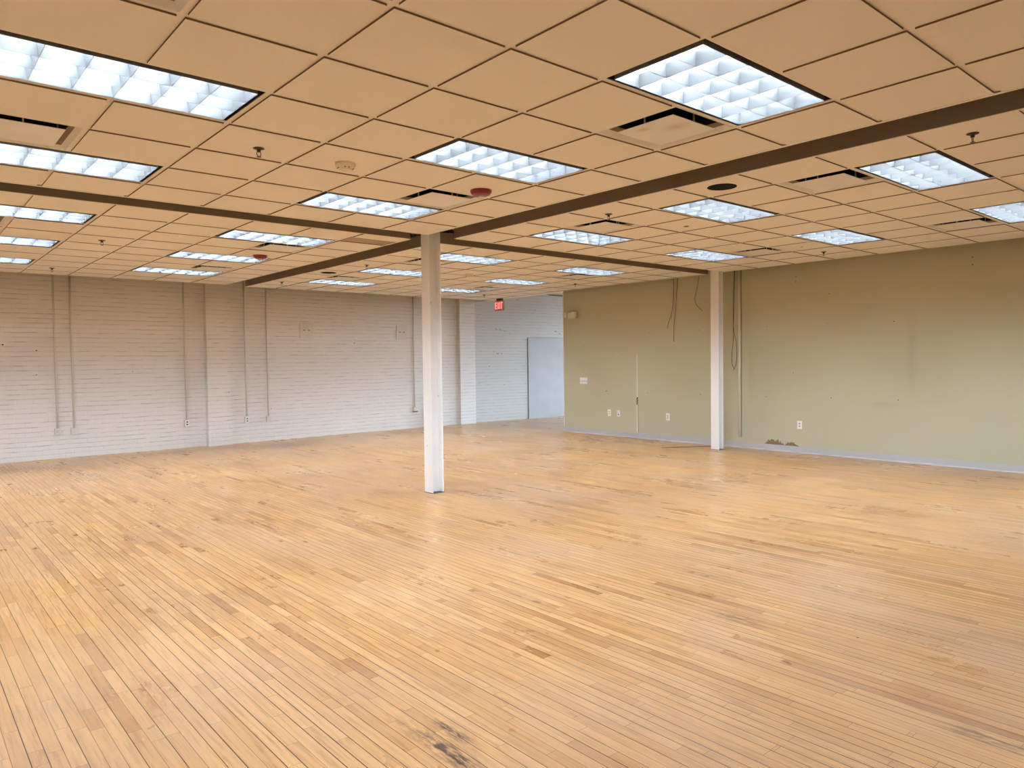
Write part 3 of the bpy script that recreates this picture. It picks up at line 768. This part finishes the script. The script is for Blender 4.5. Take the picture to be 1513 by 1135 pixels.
# ------------------------------------------------------------------ exit sign
ex = empty('exit_sign', (8.36, 10.13, H - 0.0088))
bm = bmesh.new(); box(bm, -.03, .03, -.085, .085, -.042, 0); link('canopy', bm, 'black', ex)
bm = bmesh.new(); box(bm, -.022, .022, -.155, .155, -.27, -.045); bevel(bm, .004, 1); link('panel', bm, 'sign_face', ex)
bm = bmesh.new()
LH, LW, ST = .150, .054, .019; zc = -.158; x0, x1 = -.0265, -.0222
def bar(bm, p, q, w):   # stroke in sign plane; u runs to the viewer's right (-y)
    d = Vector((q[0] - p[0], q[1] - p[1])); n = Vector((-d.y, d.x)).normalized() * w / 2
    c = [(p[0] + n.x, p[1] + n.y), (q[0] + n.x, q[1] + n.y), (q[0] - n.x, q[1] - n.y), (p[0] - n.x, p[1] - n.y)]
    lo = [bm.verts.new((x0, -u, v_)) for u, v_ in c]; hi = [bm.verts.new((x1, -u, v_)) for u, v_ in c]
    bm.faces.new(lo); bm.faces.new(hi[::-1])
    for k in range(4): bm.faces.new((lo[k], lo[(k + 1) % 4], hi[(k + 1) % 4], hi[k]))
t_, b_ = zc + LH / 2, zc - LH / 2
u = -.128
bar(bm, (u + ST / 2, b_), (u + ST / 2, t_), ST)
for zz in (t_ - ST / 2, zc, b_ + ST / 2): bar(bm, (u, zz), (u + LW, zz), ST)
u = -.062
bar(bm, (u + .008, t_), (u + .062, b_), ST); bar(bm, (u + .008, b_), (u + .062, t_), ST)
u = .022; bar(bm, (u + ST / 2, b_), (u + ST / 2, t_), ST)
u = .056; bar(bm, (u, t_ - ST / 2), (u + .068, t_ - ST / 2), ST); bar(bm, (u + .034, b_), (u + .034, t_), ST)
link('lettering', bm, 'exit_red', ex)
tag(ex, 'lit EXIT sign with red letters hanging from the far ceiling edge', 'exit sign')

# ------------------------------------------------------------------ things on the green wall (x = 8.5, facing -x)
X0 = 8.5
em = empty('emergency_light', (X0, 7.95, 2.39))
bm = bmesh.new(); box(bm, -.065, .003, -.09, .11, -.065, .055); bevel(bm, .008, 2); link('body', bm, 'cream', em)
for yy, rz in ((-.10, 0.0), (.15, 0.7)):
    bm = bmesh.new(); box(bm, -.05, .02, -.052, .052, -.052, .052); bevel(bm, .01, 2)
    hd = link('lamp_head', bm, 'cream', em); hd.location = (-.085, yy, .01); hd.rotation_euler = (0, 0, -rz)
    bm = bmesh.new(); box(bm, -.055, -.0502, -.036, .036, -.036, .036)
    ln = link('lens', bm, 'lens', hd)
tag(em, 'cream twin head emergency light high on the far end of the green wall', 'emergency light')
def plate(name, y, z, w, h, label, kind, cat):
    e = empty(name, (X0, y, z))
    bm = bmesh.new(); box(bm, -.007, -.0005, -w / 2, w / 2, -h / 2, h / 2); bevel(bm, .002, 1); link('cover_plate', bm, 'white_plastic', e)
    if kind == 'switch':
        for k in range(4):
            yy = -w / 2 + w * (k + .5) / 4
            bm = bmesh.new(); box(bm, -.014, -.0072, yy - .005, yy + .005, -.022, .004); link('toggle', bm, 'slot' if False else 'grey_metal', e)
    elif kind == 'outlet':
        for zz in (.02, -.02):
            bm = bmesh.new(); box(bm, -.0095, -.0072, -.016, .016, zz - .013, zz + .013); link('socket', bm, 'cream', e)
            bm = bmesh.new(); box(bm, -.0105, -.0096, -.009, .009, zz - .005, zz + .006); link('slot', bm, 'slot', e.children[-1])
    elif kind == 'jack':
        bm = bmesh.new(); box(bm, -.0095, -.0072, -.013, .013, -.034, -.008); link('socket', bm, 'slot', e)
        bm = bmesh.new(); box(bm, -.0095, -.0072, -.006, .006, .014, .026); link('socket', bm, 'grey_metal', e)
    return tag(e, label, cat)
plate('switch_plate', 7.685, 1.06, .205, .128, 'white four gang light switch plate near the far end of the green wall', 'switch', 'light switch')
plate('outlet_plate', 7.005, .445, .080, .125, 'white outlet plate low on the green wall, leftmost of the pair under the switch', 'outlet', 'outlet')
plate('jack_plate', 6.77, .443, .075, .120, 'white jack plate with a dark socket, right one of the low pair', 'jack', 'outlet')
plate('outlet_plate', 5.605, .435, .080, .128, 'white outlet plate low on the green wall between the seam and the far column', 'outlet', 'outlet')
plate('outlet_plate', 3.11, .435, .080, .125, 'white outlet plate above the torn paint patch, right of the far column', 'outlet', 'outlet')
# vertical seam strip with torn part
sm = empty('seam_strip', (X0, 6.31, 0))
bm = bmesh.new(); box(bm, -.004, -.0005, -.012, .012, .102, .63); box(bm, -.004, -.0005, -.008, .008, .768, 1.56); link('strip', bm, 'white_metal', sm)
bm = bmesh.new()
for k in range(9):
    z_ = .63 + k * .0155; s_ = .012 * math.sin(k * 2.3)
    box(bm, -.0035, -.0005, -.014 + s_, .014 + s_, z_, z_ + .0155)
link('torn_edge', bm, 'slot', sm)
bm = bmesh.new(); box(bm, -.006, -.0005, -.021, -.0125, .102, .63); link('shadow_strip', bm, 'fascia', sm)  # solid brown strip, a shadow line painted beside the seam
tag(sm, 'thin pale vertical seam strip with a dark torn section on the green wall', 'wall strip')
# torn paper patch above the base
def torn(pts, name, label):
    bm = bmesh.new()
    lo = [bm.verts.new((X0 - .003, y, z)) for y, z in pts]; hi = [bm.verts.new((X0 - .0003, y, z)) for y, z in pts]
    bm.faces.new(lo); bm.faces.new(hi[::-1])
    for k in range(len(pts)): bm.faces.new((lo[k], lo[(k + 1) % len(pts)], hi[(k + 1) % len(pts)], hi[k]))
    o = link(name, bm, 'paper', wall_right); o['label'] = label; return o
torn([(3.70, .1005), (3.66, .135), (3.63, .180), (3.615, .150), (3.575, .185), (3.555, .172), (3.535, .178), (3.53, .145), (3.50, .165), (3.465, .188), (3.455, .140), (3.445, .128), (3.43, .165), (3.415, .125), (3.40, .118), (3.39, .135), (3.37, .1005)],
     'torn_patch', 'larger jagged brown torn paint patch above the base')
torn([(3.36, .1005), (3.32, .135), (3.30, .160), (3.285, .135), (3.27, .152), (3.21, .157), (3.195, .140), (3.17, .122), (3.13, .110), (3.12, .1005)],
     'torn_patch', 'smaller jagged brown torn paint patch under the outlet')
# conduit and hanging wires at the green wall
e = empty('conduit_run', (X0, 4.14, 0))
bm = bmesh.new(); tube(bm, [(-.020, 0, .18), (-.020, 0, H + .6)], .0195, 20); link('pipe', bm, 'pipe_tan', e, smooth=True)
bm = bmesh.new(); box(bm, -.007, -.0005, -.027, -.0215, .18, H + .6); link('raceway_lip', bm, 'fascia', e)
tag(e, 'tan vertical conduit on the green wall right of the far column', 'conduit')
def wire(pts, label, mat='wire', r=.0038):
    bm = bmesh.new(); tube(bm, spline(pts, 8), r, 7)
    return tag(link('hanging_wire', bm, mat, smooth=True), label, 'wire', 'loose wires on the green wall')
wire([(8.40, 5.40, 3.4), (8.41, 5.40, 2.95), (8.42, 5.41, 2.6), (8.42, 5.45, 2.3), (8.43, 5.53, 2.12), (8.43, 5.56, 2.01)], 'dark wire hanging left of the far column, short and bent left')
wire([(8.45, 5.35, 3.4), (8.46, 5.355, 2.95), (8.465, 5.38, 2.6), (8.47, 5.41, 2.3), (8.47, 5.445, 2.05), (8.47, 5.45, 1.78)], 'dark wire hanging left of the far column, longest of the three')
wire([(8.45, 5.44, 3.4), (8.46, 5.44, 2.95), (8.47, 5.46, 2.5), (8.47, 5.49, 2.3), (8.47, 5.49, 2.17)], 'tan wire hanging left of the far column behind the dark ones', 'wire_tan')
wire([(8.42, 4.87, 3.4), (8.43, 4.88, 2.93), (8.44, 4.93, 2.70), (8.45, 4.985, 2.52), (8.45, 4.965, 2.42), (8.46, 4.90, 2.34), (8.46, 4.84, 2.295)], 'dark curled wire hanging just left of the far column')
wire([(8.45, 4.22, 3.4), (8.46, 4.222, 2.93), (8.465, 4.243, 2.5), (8.47, 4.245, 2.0), (8.47, 4.20, 1.75), (8.47, 4.185, 1.55), (8.47, 4.20, 1.38), (8.47, 4.25, 1.27)], 'dark wire beside the tan conduit, crossing and curling at its end')
wire([(8.41, 4.185, 3.4), (8.42, 4.187, 2.93), (8.42, 4.20, 2.4), (8.425, 4.22, 1.95), (8.43, 4.225, 1.75), (8.43, 4.25, 1.55), (8.43, 4.245, 1.38), (8.43, 4.21, 1.30)], 'second dark wire beside the tan conduit, looping left')
# cable on the floor toward the far column
bm = bmesh.new(); tube(bm, spline([(7.55, 5.02, .004), (7.7, 4.92, .004), (7.95, 4.82, .004), (8.2, 4.66, .004), (8.45, 4.52, .004)], 6), .004, 6)
tag(link('floor_cable', bm, 'wire'), 'thin dark cable lying on the floor left of the far column', 'cable')

# ------------------------------------------------------------------ conduits on the brick wall
def brick_conduit(x, zb, w, h, kind, label, hx=None):
    y = yl(x)
    e = empty('wall_conduit', (x, y, 0), math.atan(.033))
    bm = bmesh.new(); tube(bm, [(0, -.022, zb + h / 2 - .01), (0, -.022, H + .6)], .0135, 12); link('pipe', bm, 'conduit', e, smooth=True)
    bm = bmesh.new(); box(bm, -w / 2, w / 2, -.05, -.001, zb - h / 2, zb + h / 2); bevel(bm, .004, 1)
    bx = link('outlet_box', bm, 'conduit', e)
    if kind == 'duplex':
        bm = bmesh.new(); box(bm, -w / 2 + .006, w / 2 - .006, -.054, -.0502, zb - h / 2 + .006, zb + h / 2 - .006); link('cover_plate', bm, 'white_plastic', bx)
        bm = bmesh.new()
        for zz in (.022, -.022): box(bm, -.014, .014, -.0565, -.0542, zb + zz - .012, zb + zz + .012)
        link('socket', bm, 'slot', bx)
    elif kind == 'open':
        bm = bmesh.new(); box(bm, -.022, .018, -.0535, -.0502, zb - .028, zb + .03); link('socket', bm, 'grey_metal', bx)
    elif kind == 'under':
        bm = bmesh.new(); box(bm, -w / 2 + .006, w / 2 + .012, -.06, -.005, zb - h / 2 - .022, zb - h / 2 - .001); link('bottom_plug', bm, 'slot', bx)
    return tag(e, label, 'conduit', 'conduits on the brick wall')
G1 = 'conduits'
brick_conduit(-.115, .442, .088, .100, 'open', 'painted conduit down to a small open faced box, leftmost on the brick wall')
brick_conduit(.118, .432, .098, .108, 'blank', 'painted conduit down to a wide blank box, second from the left')
brick_conduit(1.865, .442, .080, .125, 'duplex', 'painted conduit with white outlet just left of the brick pilaster')
brick_conduit(2.952, .435, .078, .122, 'duplex', 'painted conduit with white outlet first right of the brick pilaster')
brick_conduit(3.378, .422, .086, .108, 'blank', 'painted conduit with blank box second right of the brick pilaster')
brick_conduit(6.772, .432, .090, .090, 'under', 'painted conduit with a box left of and behind the middle column')
# square patches
for x0_, x1_, lab in ((4.065, 4.35, 'square painted cover panel on the brick wall with two marks, left one'), (6.32, 6.605, 'square painted cover panel on the brick wall with two marks, right one beside the column')):
    xc = (x0_ + x1_) / 2; e = empty('cover_panel', (xc, yl(xc), 2.128), math.atan(.033))
    bm = bmesh.new(); box(bm, -.142, .142, -.014, -.0005, -.155, .155); bevel(bm, .003, 1); link('panel', bm, 'cover_tan', e)
    for s in (-1, 1):
        bm = bmesh.new(); box(bm, s * .05 - .02, s * .05 + .02, -.018, -.0142, .0, .018); link('tab', bm, 'fascia', e)
    tag(e, lab, 'cover panel')
# extinguisher mostly hidden behind the middle column
xe = 7.165; e = empty('fire_extinguisher', (xe, yl(xe) - .09, 0))
bm = bmesh.new(); lathe(bm, [(.078, .0), (.082, .02), (.082, .36), (.07, .42), (.03, .46), (.022, .50)], 24); link('cylinder', bm, 'ext_red', e, smooth=True)
bm = bmesh.new(); tube(bm, [(0, 0, .49), (0, 0, .76)], .02, 10); tube(bm, [(.02, 0, .76), (-.06, 0, .785), (-.15, 0, .80)], .011, 8); link('valve_handle', bm, 'chrome', e)
bm = bmesh.new(); tube(bm, spline([(0, 0, .70), (-.07, 0, .70), (-.105, 0, .62), (-.10, 0, .56), (-.06, 0, .50)], 6), .012, 8); link('hose', bm, 'wire', e)
tag(e, 'red fire extinguisher by the brick wall, nearly hidden behind the middle column', 'fire extinguisher')

# ------------------------------------------------------------------ camera
cam_d = bpy.data.cameras.new('camera'); cam = bpy.data.objects.new('camera', cam_d); col.objects.link(cam)
f, yaw, pitch, roll = 1077.298, 0.8607679, -0.0314477, -0.0122923
F = Vector((math.cos(yaw) * math.cos(pitch), math.sin(yaw) * math.cos(pitch), math.sin(pitch)))
R = Vector((math.sin(yaw), -math.cos(yaw), 0)); U = R.cross(F)
R2 = math.cos(roll) * R + math.sin(roll) * U; U2 = -math.sin(roll) * R + math.cos(roll) * U
mw = Matrix((( R2.x, U2.x, -F.x, -2.17129), (R2.y, U2.y, -F.y, -2.508726), (R2.z, U2.z, -F.z, H - 1.415769), (0, 0, 0, 1)))
cam.matrix_world = mw
cam_d.sensor_fit = 'HORIZONTAL'; cam_d.sensor_width = 36.0; cam_d.lens = f / 1513 * 36.0
cam_d.clip_start = 0.05; cam_d.clip_end = 100
scn.camera = cam

# ------------------------------------------------------------------ daylight outside the far window
SKY = 10.5
w = bpy.data.worlds.new('world'); scn.world = w; w.use_nodes = True
nt = w.node_tree; bg = nt.nodes['Background']
tc = nt.nodes.new('ShaderNodeTexCoord'); sx = nt.nodes.new('ShaderNodeSeparateXYZ'); nt.links.new(tc.outputs['Generated'], sx.inputs[0])
mr = nt.nodes.new('ShaderNodeMapRange'); mr.inputs[1].default_value = -0.02; mr.inputs[2].default_value = 0.05
nt.links.new(sx.outputs[2], mr.inputs[0])
mx = nt.nodes.new('ShaderNodeMix'); mx.data_type = 'RGBA'; nt.links.new(mr.outputs[0], mx.inputs[0])
mx.inputs[6].default_value = (0.035, 0.032, 0.028, 1); mx.inputs[7].default_value = (0.62, 0.80, 1.0, 1)
nt.links.new(mx.outputs[2], bg.inputs[0]); bg.inputs[1].default_value = SKY
def portal(name, loc, rot, sx_, sy_):
    ld = bpy.data.lights.new(name, 'AREA'); ld.shape = 'RECTANGLE'; ld.size = sx_; ld.size_y = sy_; ld.cycles.is_portal = True
    o = bpy.data.objects.new(name, ld); col.objects.link(o); o.location = loc; o.rotation_euler = rot
# area light -Z faces into the room
portal('window_portal', (12.75, 5.92, 1.65), (math.radians(90), 0, 0), 2.5, 2.3)
portal('window_portal', (15.98, 8.8, 2.4), (0, math.radians(90), 0), 3.2, 3.6)
portal('window_portal', (XW - .17, (WS[0] + WS[1]) / 2, (WZ0 + WZ1) / 2), (0, math.radians(-90), 0), WZ1 - WZ0, WS[1] - WS[0])
portal('window_portal', ((WB[0] + WB[1]) / 2, YW - .17, (WZ0 + WZ1) / 2), (math.radians(90), 0, 0), WB[1] - WB[0], WZ1 - WZ0)

vs_ = scn.view_settings
vs_.view_transform = 'Standard'; vs_.look = 'None'; vs_.gamma = 1.0; vs_.use_curve_mapping = False
vs_.exposure = 0.88
scn.cycles.max_bounces = 10; scn.cycles.diffuse_bounces = 6; scn.cycles.glossy_bounces = 3
scn.cycles.caustics_reflective = False; scn.cycles.caustics_refractive = False
